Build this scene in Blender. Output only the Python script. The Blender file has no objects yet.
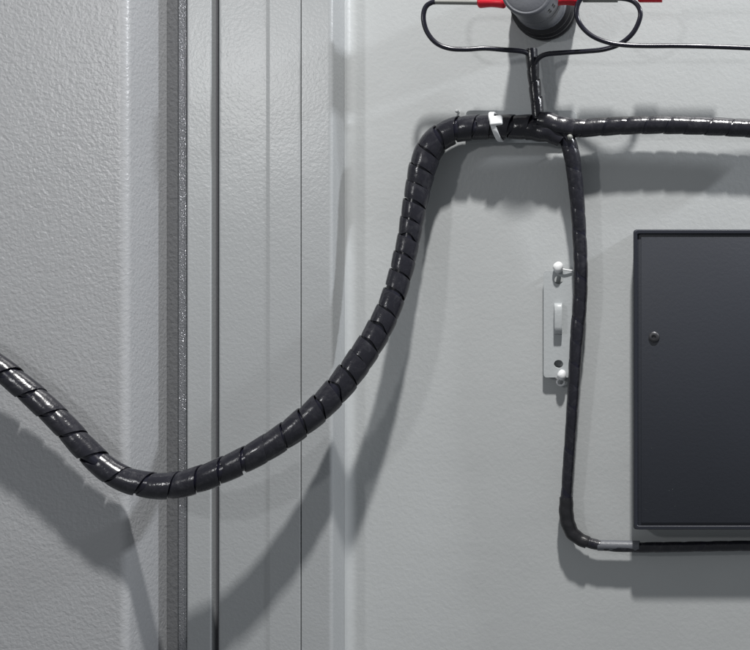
import bpy, bmesh, math, random
from mathutils import Vector, Matrix
random.seed(7)
PI = math.pi
sc = bpy.context.scene
C = sc.collection
# ------------------------------------------------------------------ space
# the back panel is the plane y = 0, the viewer stands at negative y; 1 unit = 1 m
D = 1.2
PX, PY = 747.0, 252.0                        # foot of the lens axis on the panel (mm scale)
def W(px, py, h=0.0):
    """point h millimetres in front of the back panel"""
    k = (D*1000 - h)/(D*1000)
    x = PX + (px-PX)*k; y = PY + (py-PY)*k
    return Vector(((x-375)/1000, -h/1000, (325-y)/1000))

# ------------------------------------------------------------------ materials
def mat(name, col, rough=0.5, metal=0.0, bump=None, spec=0.5, mottle=0.0, coat=0.0, rvar=0.0, specks=None, dust=0.0):
    m = bpy.data.materials.new(name); m.use_nodes = True
    nt = m.node_tree; b = nt.nodes['Principled BSDF']
    b.inputs['Base Color'].default_value = (*col, 1)
    b.inputs['Roughness'].default_value = rough
    b.inputs['Metallic'].default_value = metal
    b.inputs['Specular IOR Level'].default_value = spec
    b.inputs['Coat Weight'].default_value = coat
    tc = nt.nodes.new('ShaderNodeTexCoord')
    def noise(scale, detail=3, rg=0.5, dist=0.0, vec=None):
        n = nt.nodes.new('ShaderNodeTexNoise')
        n.inputs['Scale'].default_value = scale; n.inputs['Detail'].default_value = detail
        n.inputs['Roughness'].default_value = rg; n.inputs['Distortion'].default_value = dist
        nt.links.new(vec or tc.outputs['Object'], n.inputs['Vector']); return n
    if mottle:
        n = noise(9, 6, 0.6)
        mx = nt.nodes.new('ShaderNodeMix'); mx.data_type = 'RGBA'
        mx.inputs[6].default_value = (*[c*(1-mottle) for c in col], 1)
        mx.inputs[7].default_value = (*[min(1, c*(1+mottle)) for c in col], 1)
        nt.links.new(n.outputs['Fac'], mx.inputs[0]); nt.links.new(mx.outputs[2], b.inputs['Base Color'])
    def over(fac, c2):
        mx = nt.nodes.new('ShaderNodeMix'); mx.data_type = 'RGBA'
        src = b.inputs['Base Color'].links
        if src: nt.links.new(src[0].from_socket, mx.inputs[6])
        else: mx.inputs[6].default_value = (*col, 1)
        mx.inputs[7].default_value = (*c2, 1)
        nt.links.new(fac, mx.inputs[0]); nt.links.new(mx.outputs[2], b.inputs['Base Color'])
    if specks:                                  # sparse little chips / dirt dots
        sc_, rad_, c2 = specks
        vo = nt.nodes.new('ShaderNodeTexVoronoi'); vo.inputs['Scale'].default_value = sc_
        nt.links.new(tc.outputs['Object'], vo.inputs['Vector'])
        mr = nt.nodes.new('ShaderNodeMapRange'); mr.inputs['From Min'].default_value = rad_; mr.inputs['From Max'].default_value = rad_*.6
        mr.inputs['To Min'].default_value = 0; mr.inputs['To Max'].default_value = .8
        nt.links.new(vo.outputs['Distance'], mr.inputs['Value']); over(mr.outputs[0], c2)
    if dust:                                    # thin uneven film of dust and scuffs
        n = noise(70, 8, 0.72, 1.5)
        mr = nt.nodes.new('ShaderNodeMapRange'); mr.inputs['From Min'].default_value = .50; mr.inputs['From Max'].default_value = .78
        mr.inputs['To Min'].default_value = 0; mr.inputs['To Max'].default_value = dust
        nt.links.new(n.outputs['Fac'], mr.inputs['Value']); over(mr.outputs[0], (.22, .22, .23))
    if rvar:
        n = noise(60, 4, 0.6)
        mr = nt.nodes.new('ShaderNodeMapRange')
        mr.inputs['To Min'].default_value = max(0.02, rough-rvar); mr.inputs['To Max'].default_value = rough+rvar
        nt.links.new(n.outputs['Fac'], mr.inputs['Value']); nt.links.new(mr.outputs[0], b.inputs['Roughness'])
    prev = None
    for (scale, dist_m, strength, det) in (bump or []):
        n = noise(scale, det, 0.5, 0.3)
        bp = nt.nodes.new('ShaderNodeBump'); bp.inputs['Strength'].default_value = strength
        bp.inputs['Distance'].default_value = dist_m
        nt.links.new(n.outputs['Fac'], bp.inputs['Height'])
        if prev: nt.links.new(prev.outputs['Normal'], bp.inputs['Normal'])
        prev = bp
    if prev: nt.links.new(prev.outputs['Normal'], b.inputs['Normal'])
    return m
PAINT = (0.40, 0.414, 0.418)
M = {}
M['panel']  = mat('grey_powder_coat', PAINT, 0.42, bump=[(240, .0005, .4, 2), (28, .0018, .18, 2)], mottle=.07, specks=(16, .022, (.12,.12,.12)))
M['flange'] = mat('grey_smooth_coat', (.325,.337,.345), 0.29, bump=[(330, .0004, .5, 2), (25, .0015, .2, 2)], mottle=.05)
M['leather'] = mat('coarse_textured_coat', (0.325, 0.331, 0.342), 0.31, bump=[(300, .0010, .5, 2), (80, .0010, .25, 2)], mottle=.05)
M['sparkle'] = mat('gritty_zinc_coat', (0.27, 0.275, 0.29), 0.09, 0.6, bump=[(620, .0008, 1.0, 1)], mottle=.1, spec=.8)
M['channel'] = mat('channel_painted_shade', (0.14, 0.143, 0.15), 0.45, bump=[(260, .0009, .8, 2)])  # colour darkened to stand in for shade in the recessed channel
M['inside'] = mat('slot_painted_shade', (0.09, 0.092, 0.10), 0.6, bump=[(300, .0003, .5, 2)])  # backing coloured dark so the groove's shade looks deep and even
M['wrap'] = mat('black_spiral_wrap', (0.013, 0.013, 0.018), 0.23, bump=[(120, .0010, .5, 3), (500, .0002, .5, 2)], mottle=.3, rvar=.16, dust=.12)
M['wire'] = mat('black_wire_sheath', (0.010, 0.010, 0.018), 0.25, bump=[(200, .0002, .3, 2)], rvar=.08)
M['tape'] = mat('black_tape', (0.012, 0.012, 0.014), 0.3, bump=[(260, .0006, .6, 3)])
M['white'] = mat('white_nylon', (0.68, 0.69, 0.70), 0.35, bump=[(200, .0002, .3, 2)])
M['red'] = mat('red_vinyl_sleeve', (0.62, 0.012, 0.03), 0.35, bump=[(180, .0004, .4, 2)])
M['sleeve'] = mat('grey_shrink_sleeve', (0.22, 0.225, 0.21), 0.5, bump=[(200, .0003, .4, 2)])
M['post'] = mat('dark_grey_plastic', (0.105, 0.11, 0.125), 0.45, bump=[(500, .0003, .6, 3)], mottle=.15)
M['rubber'] = mat('black_rubber', (0.008, 0.008, 0.010), 0.4, bump=[(200, .0003, .4, 2)])
M['box'] = mat('charcoal_plastic', (0.023, 0.026, 0.035), 0.5, bump=[(300, .0003, .4, 2)], mottle=.12)
M['boxrim'] = mat('charcoal_rim', (0.017, 0.019, 0.027), 0.38, bump=[(400, .0002, .4, 3)])
M['steel'] = mat('dark_screw_steel', (0.06, 0.06, 0.065), 0.4, 0.6, bump=[(300, .0003, .4, 2)])
M['bracket'] = mat('bracket_coat', (0.40, 0.42, 0.43), 0.36, bump=[(260, .0004, .5, 2)])

# ------------------------------------------------------------------ object helpers
def link(name, bm, m, parent=None, smooth=40):
    bmesh.ops.recalc_face_normals(bm, faces=bm.faces[:]) if bm.faces else None
    me = bpy.data.meshes.new(name)
    if smooth is not None:
        for f in bm.faces: f.smooth = True
        for e in bm.edges:
            if len(e.link_faces) == 2 and e.calc_face_angle(0) > math.radians(smooth): e.smooth = False
    bm.to_mesh(me); bm.free()
    o = bpy.data.objects.new(name, me); C.objects.link(o)
    me.materials.append(m)
    if parent:
        o.parent = parent
        # geometry is written in world space: keep it there
        p, off = parent, Vector()
        while p: off += p.location; p = p.parent
        me.transform(Matrix.Translation(-off))
    return o
def thing(name, label, cat, loc, group=None):
    o = bpy.data.objects.new(name, None); C.objects.link(o); o.location = loc
    o.empty_display_size = .02
    tag(o, label, cat, group); return o
def tag(o, label, cat, group=None):
    o['label'] = label; o['category'] = cat
    if group: o['group'] = group
    return o

def spline(pts, step=0.001):
    """Catmull-Rom through (Vector, radius) -> evenly spaced list of (pos, radius)"""
    P = [p[0] for p in pts]; R = [p[1] for p in pts]; out = []
    P = [2*P[0]-P[1]] + P + [2*P[-1]-P[-2]]; R = [R[0]] + R + [R[-1]]
    for i in range(1, len(P)-2):
        a, b, c, d = P[i-1:i+3]; n = max(4, int((c-b).length/step*1.5))
        for k in range(n):
            t = k/n
            pos = .5*((2*b)+(c-a)*t+(2*a-5*b+4*c-d)*t*t+(3*b-a-3*c+d)*t**3)
            tt = t*t*(3-2*t)
            out.append((pos, R[i]*(1-tt)+R[i+1]*tt))
    out.append((P[-2], R[-2]))
    res = [out[0]]; acc = 0
    for i in range(1, len(out)):
        seg = (out[i][0]-out[i-1][0]).length
        while seg > 0 and acc + seg >= step:
            f = (step-acc)/seg
            p = out[i-1][0].lerp(out[i][0], f); r = out[i-1][1]*(1-f)+out[i][1]*f
            res.append((p, r)); out[i-1] = (p, r)
            seg = (out[i][0]-p).length; acc = 0
        acc += seg
    return res
class Path:
    def __init__(s, pts, step=0.001):
        s.step = step; s.s = spline(pts, step); n = len(s.s)
        T = [(s.s[min(i+1, n-1)][0]-s.s[max(i-1, 0)][0]).normalized() for i in range(n)]
        up = Vector((0, -1, 0)); N = []
        u = (up - T[0]*up.dot(T[0])).normalized()
        for t in T:
            u = (u - t*u.dot(t)).normalized(); N.append(u)
        s.T, s.N = T, N; s.L = (n-1)*step
    def at(s, d):
        n = len(s.s); f = min(max(d/s.step, 0), n-1.001); i = int(f); f -= i
        p = s.s[i][0].lerp(s.s[i+1][0], f); r = s.s[i][1]*(1-f)+s.s[i+1][1]*f
        t = s.T[i].lerp(s.T[i+1], f).normalized(); u = s.N[i].lerp(s.N[i+1], f)
        u = (u-t*u.dot(t)).normalized()
        return p, r, t, u, t.cross(u)
def tube(bm, path, scale=1.0, seg=20, every=0.003, d0=0, d1=None, rfun=None, caps=True):
    d1 = path.L if d1 is None else d1
    n = max(2, int((d1-d0)/every)); rings = []
    for i in range(n+1):
        d = d0+(d1-d0)*i/n
        p, r, t, u, v = path.at(d); r *= scale
        ring = []
        for k in range(seg):
            a = 2*PI*k/seg; rr = r*(rfun(d, a) if rfun else 1)
            ring.append(bm.verts.new(p+(u*math.cos(a)+v*math.sin(a))*rr))
        rings.append(ring)
    for i in range(n):
        for k in range(seg):
            bm.faces.new((rings[i][k], rings[i][(k+1) % seg], rings[i+1][(k+1) % seg], rings[i+1][k]))
    if caps: bm.faces.new(rings[0][::-1]); bm.faces.new(rings[-1])
    return bm
def wrap_ribbon(bm, path, pitch, width=0.93, hand=1, d0=0.0, d1=None, flare=0.08, thick=0.0011, seg=28, jit=0.06, ph=0.0, rnd=None, pfun=None, wedge=0.0):
    """helical band of spiral wrap; each turn stands proud at its first edge and tucks in at its last"""
    rnd = rnd or random.Random(3)
    d1 = path.L if d1 is None else d1
    pf = pfun or (lambda d: 1.0)
    starts = [d0]; NU = 7
    while starts[-1] < d1: starts.append(starts[-1]+pitch*pf(starts[-1])/seg)
    nt = len(starts)-seg-1; turns = nt/seg
    # slow random offsets per turn
    K = int(turns)+3
    oj = [rnd.uniform(-1, 1) for _ in range(K)]; fj = [rnd.uniform(-1, 1) for _ in range(K)]; wj = [rnd.uniform(-1, 1) for _ in range(K)]
    def ev(a, x):
        i = int(x); f = x-i; f = f*f*(3-2*f); i = min(i, K-2); return a[i]*(1-f)+a[i+1]*f
    rows = []
    for j in range(nt+1):
        th = 2*PI*j/seg; tr = th/(2*PI)
        o = ev(oj, tr)*jit*pitch; fl = flare*(1+.5*ev(fj, tr)); w = min(.985, width*(1+.035*ev(wj, tr)))
        w -= wedge*max(0, math.cos(hand*th+ph+.1))**4*(1+.8*ev(wj, tr))
        outer, inner = [], []
        for q in range(NU):
            u = q/(NU-1)
            lp = starts[min(j+seg, len(starts)-1)]-starts[j]
            d = starts[j]+lp*u*w+o
            p, r, t, n, b = path.at(d)
            # cross profile: crisp leading edge, slight belly, tucked tail
            rr = r*(1+fl*(1-1.35*u)) + (0.00012*math.sin(PI*u))
            if q == 0 or q == NU-1: rr -= .0003
            dirv = n*math.cos(hand*th+ph)+b*math.sin(hand*th+ph)
            outer.append(bm.verts.new(p+dirv*rr)); inner.append(bm.verts.new(p+dirv*(rr-thick)))
        rows.append(outer+inner[::-1])
    m = 2*NU
    for j in range(nt):
        for q in range(m):
            bm.faces.new((rows[j][q], rows[j][(q+1) % m], rows[j+1][(q+1) % m], rows[j+1][q]))
    bm.faces.new(rows[0][::-1]); bm.faces.new(rows[-1])
    return bm
def rbox(bm, cx, cy, cz, sx, sy, sz, bev=0.001, seg=2):
    r = bmesh.ops.create_cube(bm, size=1)
    for v in r['verts']: v.co = Vector((cx+v.co.x*sx, cy+v.co.y*sy, cz+v.co.z*sz))
    es = list({e for v in r['verts'] for e in v.link_edges})
    if bev: bmesh.ops.bevel(bm, geom=es, offset=bev, segments=seg, profile=.5, affect='EDGES')
    return bm
def lathe(bm, base, axis, prof, seg=64, caps=True):
    axis = axis.normalized(); u = axis.orthogonal().normalized(); v = axis.cross(u); rings = []
    for (d, r) in prof:
        rings.append([bm.verts.new(base+axis*d+(u*math.cos(2*PI*k/seg)+v*math.sin(2*PI*k/seg))*r) for k in range(seg)])
    for i in range(len(rings)-1):
        for k in range(seg):
            bm.faces.new((rings[i][k], rings[i][(k+1) % seg], rings[i+1][(k+1) % seg], rings[i+1][k]))
    if caps: bm.faces.new(rings[0][::-1]); bm.faces.new(rings[-1])
    return bm

# ------------------------------------------------------------------ cabinet sheet metal
ZT, ZB = 0.62, -0.62
def X(px, h): return W(px, 0, h).x
def round_profile(pts):
    """pts: (x, h, radius) in metres; returns list with arcs"""
    out = []
    for i, (x, h, r) in enumerate(pts):
        if r == 0 or i in (0, len(pts)-1): out.append((x, h)); continue
        a = Vector((pts[i-1][0]-x, pts[i-1][1]-h)); b = Vector((pts[i+1][0]-x, pts[i+1][1]-h))
        a.normalize(); b.normalize()
        ang = a.angle(b); t = r/math.tan(ang/2); p0 = Vector((x, h))+a*t; p1 = Vector((x, h))+b*t
        c = Vector((x, h))+(a+b).normalized()*(r/math.sin(ang/2))
        v0 = p0-c; v1 = p1-c; tot = v0.angle(v1); sgn = 1 if v0.x*v1.y-v0.y*v1.x > 0 else -1
        for k in range(9):
            th = sgn*tot*k/8; cs, sn = math.cos(th), math.sin(th)
            out.append((c.x+v0.x*cs-v0.y*sn, c.y+v0.x*sn+v0.y*cs))
    return out
def sheet(name, pts, m, parent, thick=0.0015):
    """vertical sheet-metal profile, extruded and given thickness away from the viewer"""
    raw = round_profile(pts); prof = [raw[0]]
    for a, b in zip(raw, raw[1:]):          # holding rows beside each bend keep the flats flat
        l = math.hypot(b[0]-a[0], b[1]-a[1])
        if l > .006:
            for f in (.0015/l, 1-.0015/l): prof.append((a[0]+(b[0]-a[0])*f, a[1]+(b[1]-a[1])*f))
        prof.append(b)
    bm = bmesh.new(); rows = []
    zs = [ZB+(ZT-ZB)*i/12 for i in range(13)]
    for z in zs: rows.append([bm.verts.new((x, -h, z)) for x, h in prof])
    for i in range(len(zs)-1):
        for k in range(len(prof)-1):
            bm.faces.new((rows[i][k], rows[i][k+1], rows[i+1][k+1], rows[i+1][k]))
    o = link(name, bm, m, parent, smooth=30)
    # make sure faces look at the viewer
    me = o.data
    if sum(p.normal.y*p.area for p in me.polygons) > 0: me.flip_normals()
    md = o.modifiers.new('thickness', 'SOLIDIFY'); md.thickness = thick; md.offset = -1
    return o
cab = thing('electrical_cabinet', 'light grey powder-coated steel cabinet interior with stepped vertical folds on the left', 'cabinet', W(375, 640, 0))
mm = 0.001
x348 = X(349, 0)
# back panel with the soft fillet into the step
sheet('back_panel', [(0.9, 0, 0), (x348, 0, .009), (x348-.001, .0105, 0)], M['panel'], cab)
# corner flange: return face, rounded nose, flat to the seam
hF = .042
sheet('corner_flange', [(x348-.0008, .0107, 0), (X(331, hF*1000)+.0012, hF, .0035), (X(301.7, hF*1000), hF, 0), (X(301.7, hF*1000), hF-.012, 0)], M['flange'], cab)
sheet('inner_flange', [(X(300.4, 42), hF-.012, 0), (X(300.4, 42), hF+.0002, .0006), (X(270, 42), hF+.0004, .002), (X(266, 42), hF-.0004, .002),
                       (X(218.2, 42), hF-.0006, .0022), (X(218.2, 42)-.0004, hF-.012, 0)], M['flange'], cab)
sheet('seam_backing', [(X(304, 30), .0295, 0), (X(298, 30), .0295, 0)], M['inside'], cab)
sheet('slot_backing', [(X(221, 25), .0315, 0), (X(208, 25), .0315, 0)], M['inside'], cab)
sheet('narrow_rib', [(X(211, 42), hF-.02, 0), (X(211, 42), hF, .0012), (X(187.5, 42), hF, .0015), (X(187, 33), hF-.009, 0)], M['flange'], cab)
sheet('seal_strip', [(X(187, 30), .034, 0), (X(185.5, 31), .031, .001), (X(178.5, 30), .030, .0015), (X(177.5, 24), .0225, 0)], M['sparkle'], cab)
sheet('seal_channel', [(X(181, 25), .0255, 0), (X(166.0, 24), .0235, 0)], M['channel'], cab)
hL = .090
xe = X(126.5, 90)
sheet('door_edge', [(X(167.8, 22), .021, 0), (xe, hL, .0075), (X(-260, 92), hL+.002, 0)], M['leather'], cab)

# ------------------------------------------------------------------ the harness
har = thing('cable_harness', 'black spiral-wrapped cable harness branching four ways and sagging across the grey cabinet', 'cable harness', W(542, 126, 22))
def P(lst):
    return [(W(x, y, h), r/1000*(1200-h)/1200) for x, y, h, r in lst]
def branch(name, pts, pitch, hand, width=.93, flare=.08, seed=1, label=None, core=.86, ph=0., jit=.06, thick=.0011, pfun=None, wedge=0.0):
    path = Path(P(pts))
    rnd = random.Random(seed)
    bm = wrap_ribbon(bmesh.new(), path, pitch, width, hand, flare=flare, rnd=rnd, ph=ph, jit=jit, thick=thick, pfun=pfun, wedge=wedge)
    o = link(name, bm, M['wrap'], har, smooth=35)
    if label: o['label'] = label
    b2 = tube(bmesh.new(), path, core, 18, .003, rfun=lambda d, a: 1+.05*math.cos(3*a+d*30))
    link('wire_bundle', b2, M['wire'], o)
    return o, path
main_pts = [(546,126,22,11.5),(525,127,22,12),(500,127,22,12.2),(476,127.5,21,12.4),(456,130,21,12.6),(441,137,22,13),(430,149,24,13.4),(423,167,26,13.2),
 (418,188,28,12.2),(413.5,212,31,11.6),(408.5,240,35,11),(401,272,41,11.4),(391.5,302,49,11.8),(378.5,330,57,12.6),(361,358,67,13.2),(341,385,77,13.4),(320,407.5,86,13.4),(298,426,93,13.2),
 (274,443,99,13.0),(248,458,104,12.8),(218,472,108,12.8),(190,482,110,13),(165,486,112,13),(140,483.5,113,12.6),(118,476,114,12),(100,463,115,11.6),(83,446,116,11.4),(62,423,117,11.2),(36,398,118,11.2),(5,372,119,11.2),(-30,346,120,11.2),(-70,320,121,11.2)]
main, main_path = branch('spiral_wrap_cable', main_pts, .0178, -1, width=.955, flare=.058, seed=4, core=.80, wedge=.17, jit=.10, pfun=lambda d: 1.0+.18*min(1, max(0, (d-.36)/.09))+.32*min(1, max(0, (d-.50)/.06)), label='thick black spiral-wrapped cable hanging in a long curve to the left')
right, _ = branch('spiral_wrap_cable', [(544,126,22,8),(556,129,23,9.5),(575,128.5,23,9.3),(600,127,22,9.2),(630,125.5,22,9),(665,125,22,9),(700,126,22,9),(740,128,22,9),(790,131,22,9)],
  .0205, -1, flare=.045, width=.965, seed=9, label='straight spiral-wrapped branch running to the right', core=.91)
down, _ = branch('spiral_wrap_cable', [(556,130,24,7.5),(566,138,24,8),(571,152,23,8.2),(574.5,175,21,7.6),(577.5,205,19,7.2),(579.6,240,18,7),(580.6,270,18,7),(580,300,18,7),(577.5,330,18,6.9),(575.5,355,18,6.2),(573.5,390,17,5.8),(571.5,420,16,5.6),(569.5,450,15,5.6),(567.5,480,14,5.6),(566,505,13,5.6),(566.5,519,13,5.8),(571,531,13,5.6),(582,540,13,5.2),(600,545,13,5),(630,547,13,5),(665,547,13,5),(720,546,13,5),(790,545,13,5)],
  .0215, -1, flare=.03, width=.97, seed=12, label='slim spiral-wrapped branch hanging down beside the bracket', core=.95, jit=.1, thick=.0006)
top, _ = branch('spiral_wrap_cable', [(531.5,49,20,6.2),(532.5,62,20,6.0),(533.5,76,20,5.6),(535.5,92,21,5.6),(537,106,22,6),(538.5,120,23,6.8)],
  .0170, 1, width=.985, flare=.12, seed=5, label='short upright spiral-wrapped stub feeding the thin wires', core=.9, jit=.12, thick=.0007)
# overlapping piece of wrap over the junction
jp = Path(P([(539,119,27,8),(549,122,27,9.5),(562,126,27,9.6),(574,129,25,9.6)]))
bm = tube(bmesh.new(), jp, 1.0, 24, .002, rfun=lambda d, a: 1+.05*math.sin(d*330+a)-.10*max(0, math.cos(a*2+.6)))
link('junction_collar', bm, M['wrap'], har, smooth=50)
jp = Path(P([(528,129,22,11.4),(541,131,23,11),(553,134,24,10),(563,141,24,8.6)]))
bm = tube(bmesh.new(), jp, 1.0, 24, .002, rfun=lambda d, a: 1+.04*math.sin(d*400+a*2))
link('junction_collar', bm, M['wrap'], har, smooth=50)
# tape at the lower bend
tp = Path(P([(566.2,497,13,6.6),(566,508,13,7.2),(566.8,519,13,7.3),(571,531,13,6.9),(578,538,13,6.4),(588,543,13,6.2)]))
bm = tube(bmesh.new(), tp, 1.0, 18, .0015, rfun=lambda d, a: 1+.035*math.sin(d*520+a)+.03*math.sin(a*3))
link('tape_band', bm, M['tape'], har, smooth=50)

sp = Path(P([(x, 545.2+.04*(x-600)*(1 if x < 640 else 1)*(.5), 13, 5.3) for x in range(598, 645, 6)]))
o_ = link('marker_sleeve', tube(bmesh.new(), sp, 1.0, 18, .002), M['post'], down, smooth=50)
# thin leads
def lead(pts, label, sleeves):
    path = Path(P(pts)); bm = tube(bmesh.new(), path, 1.0, 14, .002)
    o = link('thin_wire', bm, M['wire'], har, smooth=60); o['label'] = label
    for (nm, a, b, h, r, m) in sleeves:
        n = 6
        pp = Path(P([(a[0]+(b[0]-a[0])*k/n, a[1]+(b[1]-a[1])*k/n, h, r) for k in range(n+1)]))
        if nm == 'red_sleeve':
            bm = tube(bmesh.new(), pp, 1.0, 20, .001, rfun=lambda d, a_, L=pp.L: (1.0 + .10*math.cos(2*PI*d/L*1.0)) * (1-.25*max(0, 1-d/.0015)-.2*max(0, 1-(L-d)/.0015)))
        else:
            bm = tube(bmesh.new(), pp, 1.0, 18, .001, rfun=lambda d, a_: 1-.18*abs(math.sin(a_)))
        link(nm, bm, m, o, smooth=50)
    return o
R1 = 2.5
lead([(534,62,21,R1),(529,55,23,R1),(522,51.5,27,R1),(505,50,36,R1),(485,48.5,43,R1),(466,49.5,48,R1),(449,48.5,51,R1),(436,43,53,R1),(427,32,54,R1),(423.4,19,55,R1),(425,8.5,55,R1),(430,3.5,55,R1),(438,2,55,R1),(470,2,55,R1)],
     'thin black wire looping left to a red sleeve', [('marker_sleeve', (435.5, 2), (480, 2.6), 55, 3.1, M['sleeve']), ('red_sleeve', (478, 2.2), (506, 2.6), 55, 5.6, M['red'])])
lead([(534.5,66,22,R1),(538,59,24,R1),(546,54.5,27,R1),(562,53,33,R1),(585,51.5,41,R1),(604,49.5,47,R1),(620,44,51,R1),(633,33,53,R1),(640,18,54,R1),(639,8,55,R1),(632,1,55,R1),(620,-1.5,55,R1),(600,-1.5,55,R1)],
     'thin black wire looping right and back to the second red sleeve', [('marker_sleeve', (583, -1), (618, -1), 55, 4.4, M['sleeve']), ('red_sleeve', (552, 0), (579, 0), 55, 5.8, M['red'])])
w3 = Path(P([(588,-5,62,R1),(581,-1,62,R1),(577,7,62,R1),(577,17,61,R1),(582,27,60,R1),(592,36,60,R1),(606,42,59,R1),(622,45,58,R1),(645,46,56,R1),(680,46,54,R1),(720,47,52,R1),(790,50,48,R1)]))
o = link('thin_wire', tube(bmesh.new(), w3, 1.0, 14, .002), M['wire'], har, smooth=60); o['label'] = 'thin black wire curling round in front and running off to the right'
pp = Path(P([(638+k*5, -2.5, 55, 5.2) for k in range(6)]))
link('red_sleeve', tube(bmesh.new(), pp, 1.0, 20, .001, rfun=lambda d, a_, L=pp.L: 1-.25*max(0, 1-d/.0015)), M['red'], o, smooth=50)
pp = Path(P([(660+k*12, -3.5, 55, 3) for k in range(6)]))
link('marker_sleeve', tube(bmesh.new(), pp, 1.0, 18, .001), M['sleeve'], o, smooth=50)

# ------------------------------------------------------------------ cable tie (white)
p, r, t, u, v = main_path.at(.0485)
tie = thing('cable_tie', 'white nylon cable tie cinched around the thick black cable at its upper bend', 'cable tie', p)
bm = bmesh.new(); rows = []
tl = (t + Vector((0.20, 0, 0))*0).normalized()
for k in range(48):
    a = 2*PI*k/48
    # the strap runs slightly skew: its lower side sits further right
    sk = -t*(.0045*math.sin(a+PI*.5)*0) + Vector((1, 0, 0))*(.0040*(-(u*math.cos(a)+v*math.sin(a)).z))
    d = u*math.cos(a)+v*math.sin(a); rr = r*1.075+.0002
    ring = []
    for (s_, q) in ((-.0026, 0), (-.0026, .0013), (-.0020, .0016), (.0020, .0016), (.0026, .0013), (.0026, 0)):
        ring.append(bm.verts.new(p+sk+d*(rr+q)+t*s_))
    rows.append(ring)
for k in range(48):
    for q in range(6):
        bm.faces.new((rows[k][q], rows[k][(q+1) % 6], rows[(k+1) % 48][(q+1) % 6], rows[(k+1) % 48][q]))
link('strap', bm, M['white'], tie, smooth=40)
bm = bmesh.new()
bm = bmesh.new()
hd = W(496, 122.0, 0); 
rbox(bm, 0, 0, 0, .0125, .0045, .0100, .0018, 3)
bm.transform(Matrix.Translation(W(496, 120.8, 35.2)) @ Matrix.Rotation(-.12, 4, 'Y') @ Matrix.Rotation(-.35, 4, 'X'))
link('tie_head', bm, M['white'], tie, smooth=40)

# ------------------------------------------------------------------ brackets
def plate_mesh(x0, y0, x1, y1, h0, th, rad, holes):
    """flat rounded plate with round holes; pixel-like mm coords, z down"""
    pts = []
    for (cx, cy, a0) in ((x1-rad, y0+rad, -90), (x1-rad, y1-rad, 0), (x0+rad, y1-rad, 90), (x0+rad, y0+rad, 180)):
        for k in range(7):
            a = math.radians(a0+90*k/6); pts.append((cx+rad*math.cos(a), cy+rad*math.sin(a)))
    bm = bmesh.new()
    vs = [bm.verts.new(W(x, y, h0)) for x, y in pts]; es = [bm.edges.new((vs[i], vs[(i+1) % len(vs)])) for i in range(len(vs))]
    for (cx, cy, rx, ry) in holes:
        hv = [bm.verts.new(W(cx+rx*math.cos(2*PI*k/20), cy+ry*math.sin(2*PI*k/20), h0)) for k in range(20)]
        es += [bm.edges.new((hv[i], hv[(i+1) % 20])) for i in range(20)]
    bmesh.ops.triangle_fill(bm, use_beauty=True, use_dissolve=False, edges=es)
    r = bmesh.ops.extrude_face_region(bm, geom=bm.faces[:])
    for g in r['geom']:
        if isinstance(g, bmesh.types.BMVert): g.co.y += th
    return bm
br = thing('cable_bracket', 'small painted tie-down bracket with a raised loop and two holes beside the hanging cable', 'bracket', W(558, 378, 0))
o = link('plate', plate_mesh(543.5, 270.5, 574, 377.5, 8, .0028, 3.5, [(558.5, 280, 4.6, 4.2), (558.5, 364, 4.6, 4.0)]), M['bracket'], br, smooth=30)
md = o.modifiers.new('edge', 'BEVEL'); md.width = .0006; md.segments = 2; md.limit_method = 'ANGLE'
# spacer pads that carry the plate
for (x, y) in ((550, 293), (566, 293), (550, 352), (566, 352)):
    c = W(x, y, 2.7); link('spacer', rbox(bmesh.new(), c.x, c.y, c.z, .006, .0054, .006, .0005), M['bracket'], br)
# raised loop
bm = bmesh.new(); rows = []
for (y, h, th_) in ((303.5, 5.5, 0), (303.3, 9, 0), (304.0, 12.5, 0), (306.5, 14.6, 0), (311, 15.2, 0), (327, 15.2, 0), (331.5, 14.4, 0), (333.6, 12, 0), (334.2, 9, 0), (334.2, 5.5, 0)):
    rows.append((y, h))
cm = (318.7, 6.0); ring = []
for (y, h) in rows:
    # inner line of the strip lies 2.2 mm nearer the middle of the loop
    dy, dh = cm[0]-y, cm[1]-h; n_ = math.hypot(dy, dh)
    ins = (y+2.4*(1 if dy > 0 else -1)*min(1, abs(dy)/8), h-2.0*(1 if h > 10 else 0))
    ring.append([bm.verts.new(W(554.2, y, h)), bm.verts.new(W(555.0, y, h+.5)), bm.verts.new(W(561.2, y, h+.5)), bm.verts.new(W(562.0, y, h)), bm.verts.new(W(562.0, ins[0], ins[1])), bm.verts.new(W(554.2, ins[0], ins[1]))])
for i in range(len(ring)-1):
    for q in range(6): bm.faces.new((ring[i][q], ring[i][(q+1) % 6], ring[i+1][(q+1) % 6], ring[i+1][q]))
bm.faces.new(ring[0]); bm.faces.new(ring[-1][::-1])
link('loop', bm, M['bracket'], br, smooth=60)
def screw(x, y, h, r, parent, name='screw_head', m='white', dx=0):
    bm = bmesh.new(); c = W(x, y, h)
    prof = [(-h/1000+.0005, r*.45), (-.002, r*.45), (-.0019, r*.9), (0, r), (.0018, r*.97), (.0034, r*.78), (.0044, r*.45), (.0048, r*.06)]
    lathe(bm, c, Vector((dx, -1, .15)), prof, 28)
    rn = random.Random(int(x)); ph_ = rn.uniform(0, 6)
    for v_ in bm.verts:
        e_ = v_.co-c; a_ = math.atan2(e_.z, e_.x)
        v_.co = c+Vector((e_.x*(.93+.06*math.sin(3*a_+ph_)), e_.y, e_.z*(1.06+.06*math.sin(2*a_+ph_))))
    return link(name, bm, M[m], parent, smooth=60)
screw(558.2, 267.5, 11.5, .0054, br)
screw(562, 375, 9, .0048, br)
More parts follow.
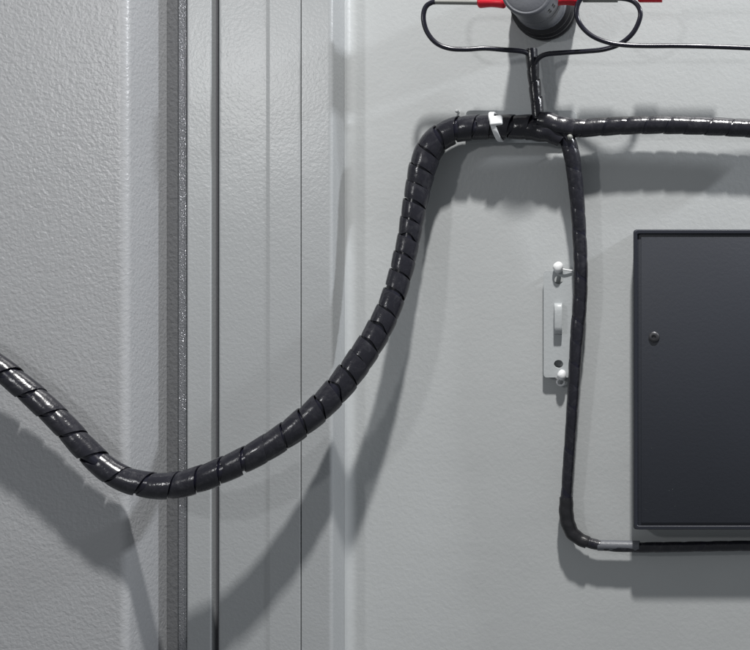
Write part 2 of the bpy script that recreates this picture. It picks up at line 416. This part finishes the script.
# tie eyelet hanging from the lower stud
bm = bmesh.new(); c = W(561, 382, 5)
for i in range(24):
    pass
ep = Path([(c+Vector((.0038*math.cos(a), -.0005*math.sin(a), .0034*math.sin(a))), .0011) for a in [2*PI*k/16 for k in range(17)]], .0004)
link('eyelet', tube(bm, ep, 1.0, 10, .0008), M['white'], br, smooth=60)
# thin nylon tie from the stud to the cable
tp = Path(P([(558,268,11,.8),(564,269.5,11,.8),(570,270.5,10,.8),(576,270.5,9,.8)]), .0005)
link('nylon_line', tube(bmesh.new(), tp, 1.0, 8, .001), M['white'], br, smooth=60)

b2 = thing('cable_bracket', 'flat painted bracket behind the horizontal cable, mostly hidden by it', 'bracket', W(520, 140, 0))
o = link('plate', plate_mesh(466, 110.5, 576, 143, 5, .0025, 4, [(478, 126, 4, 4), (566, 126, 4, 4)]), M['bracket'], b2, smooth=30)
md = o.modifiers.new('edge', 'BEVEL'); md.width = .0006; md.segments = 2; md.limit_method = 'ANGLE'
for (x, y) in ((489, 118), (555, 118), (489, 136), (555, 136)):
    c = W(x, y, 1.2); link('spacer', rbox(bmesh.new(), c.x, c.y, c.z, .006, .0024, .006, .0004), M['bracket'], b2)
screw(570, 137.5, 31, .0028, b2, 'stud', 'sleeve')
s = bmesh.new(); lathe(s, W(458.5, 112, .2), Vector((0, -1, 0)), [(0, .0012), (.006, .0012), (.0062, .0019), (.0082, .0017), (.009, .0006)], 18)
tag(link('rivet', s, M['white'], None, smooth=60), 'tiny white rivet on the panel just above the bend of the thick cable', 'rivet')
# horizontal cable is carried by stand-offs on the back bracket
bm = bmesh.new(); c = W(515, 127, 8); rbox(bm, c.x, c.y, c.z, .02, .012, .012, .001); link('saddle', bm, M['bracket'], b2)

# ------------------------------------------------------------------ round post
base = W(545.5, 9, 0)
post = thing('round_post', 'dark grey cylindrical post with black ringed base standing out between red sleeves', 'post', base)
L = .087
ax = (W(526.5, -10.5, L*1000)-base)
ax = Vector((ax.x, ax.y, ax.z)).normalized()
bm = bmesh.new()
lathe(bm, base, ax, [(.026, .0262), (.030, .0262), (.031, .0252), (.052, .0248), (.0525, .0242), (.0535, .0242), (.054, .0248), (L-.0025, .0246), (L-.0012, .0243), (L-.0004, .0236), (L, .0222), (L-.0003, .0215), (L-.0003, .0205)], 72)
body = link('barrel', bm, M['post'], post, smooth=35)
bm = bmesh.new(); lathe(bm, base+ax*(L-.0002), ax, [(0, .0204), (.0003, .0198), (.0003, .004), (.0, .003)], 48)
link('end_cap', bm, M['post'], body, smooth=35)
bm = bmesh.new()
lathe(bm, base, ax, [(0, .031), (.003, .0325), (.007, .0325), (.009, .0295), (.0105, .0295), (.0125, .0318), (.0155, .0318), (.0175, .0288), (.019, .0288), (.021, .030), (.0235, .030), (.0255, .027), (.0262, .0255)], 72)
link('ringed_base', bm, M['rubber'], post, smooth=35)
bm = bmesh.new()
uu = ax.cross(Vector((0, 0, 1))).normalized(); vv = ax.cross(uu).normalized()
for k, dd in ((0, .040), (0, .047), (1, .040), (1, .047)):
    a = math.radians(0)
for dd in (.066, .0725):
    for a in (28, 42):
        aa = math.radians(a)
        # slots on the lower right of the barrel
        d = Vector((math.cos(aa), 0, -math.sin(aa))); d = (d-ax*d.dot(ax)).normalized()
        c = base+ax*dd+d*.0249
        r = bmesh.ops.create_cube(bm, size=1)
        tt = ax.cross(d)
        for q in r['verts']: 
            l = q.co.copy(); q.co = c+ax*(l.x*.0035)+tt*(l.y*.0024)+d*(l.z*.0006)
link('slot', bm, M['rubber'], body, smooth=None)

# ------------------------------------------------------------------ charcoal module
hB = 31
mod = thing('equipment_module', 'charcoal plastic equipment module with a raised rim at the right edge of the panel', 'module', W(780, 529, 0))
def quadbox(bm, x0, y0, x1, y1, h0, h1, bev, seg=3):
    a = W(x0, y0, h1); b = W(x1, y1, h1)
    return rbox(bm, (a.x+b.x)/2, -(h0+h1)/2000, (a.z+b.z)/2, abs(b.x-a.x), (h1-h0)/1000, abs(a.z-b.z), bev, seg)
link('housing', quadbox(bmesh.new(), 633, 229.5, 900, 530, .3, hB-2, .003), M['box'], mod)
# rim as a frame
bm = bmesh.new()
def rr(x0, y0, x1, y1, rad):
    out = []
    for (cx, cy, a0) in ((x1-rad, y0+rad, -90), (x1-rad, y1-rad, 0), (x0+rad, y1-rad, 90), (x0+rad, y0+rad, 180)):
        for k in range(7):
            a = math.radians(a0+90*k/6); out.append((cx+rad*math.cos(a), cy+rad*math.sin(a)))
    return out
loops = []
for (ins, h) in ((0.6, hB-2.4), (.6, hB), (1.2, hB+.8), (3.6, hB+.8), (4.4, hB), (4.6, hB-2.6)):
    loops.append([bm.verts.new(W(x, y, h)) for x, y in rr(633+ins, 229.5+ins, 900-ins, 530-ins, max(1, 6-ins))])
for i in range(len(loops)-1):
    n = len(loops[i])
    for k in range(n): bm.faces.new((loops[i][k], loops[i][(k+1) % n], loops[i+1][(k+1) % n], loops[i+1][k]))
link('rim', bm, M['boxrim'], mod, smooth=35)
link('face_panel', quadbox(bmesh.new(), 641, 237, 893, 523, hB-2.1, hB-.6, .0006, 2), M['box'], mod)
sb = bmesh.new(); lathe(sb, W(654, 337, hB-.7), Vector((0, -1, 0)), [(0, .0052), (.0012, .0052), (.0022, .0040), (.0022, .0022), (.0012, .0020)], 28)
link('screw_head', sb, M['steel'], mod, smooth=40)

# ------------------------------------------------------------------ light
w = bpy.data.worlds.new("World"); sc.world = w; w.use_nodes = True
w.node_tree.nodes['Background'].inputs[0].default_value = (0.90, 0.95, 1.0, 1)
w.node_tree.nodes['Background'].inputs[1].default_value = 0.205
def area(name, loc, target, size, power, col, size_y=None):
    l = bpy.data.lights.new(name, 'AREA'); l.energy = power; l.color = col
    l.shape = 'RECTANGLE' if size_y else 'SQUARE'; l.size = size
    if size_y: l.size_y = size_y
    o = bpy.data.objects.new(name, l); C.objects.link(o); o.location = loc
    o.rotation_euler = (Vector(target)-Vector(loc)).to_track_quat('-Z', 'Y').to_euler(); return o
th = math.radians(65); k = 2.4
d = Vector((.095*math.sin(th), -math.cos(th), math.sin(th)))
area('cabinet_lamp', Vector((.24, 0, .05))+d*k, (0, 0, 0), .11, 96, (1, .985, .96))
area('side_lamp', (1.45, -.25, .82), (-.05, 0, .1), .075, 15, (.93, .96, 1))
area('front_lamp', (-.62, -1.3, .42), (-.08, 0, .15), .085, 2.7, (1, 1, 1))

# ------------------------------------------------------------------ camera
cd = bpy.data.cameras.new('camera'); co = bpy.data.objects.new('camera', cd); C.objects.link(co)
co.location = ((PX-375)/1000, -D, (325-PY)/1000); co.rotation_euler = (PI/2, 0, 0)
cd.sensor_width = 36; cd.sensor_fit = 'HORIZONTAL'; cd.lens = 36*D/.75
cd.shift_x = (375-PX)/750; cd.shift_y = -(325-PY)/750
cd.clip_start = .01; cd.clip_end = 50
sc.camera = co
sc.view_settings.view_transform = 'Standard'; sc.view_settings.look = 'None'
sc.view_settings.exposure = 0.0; sc.view_settings.gamma = 1
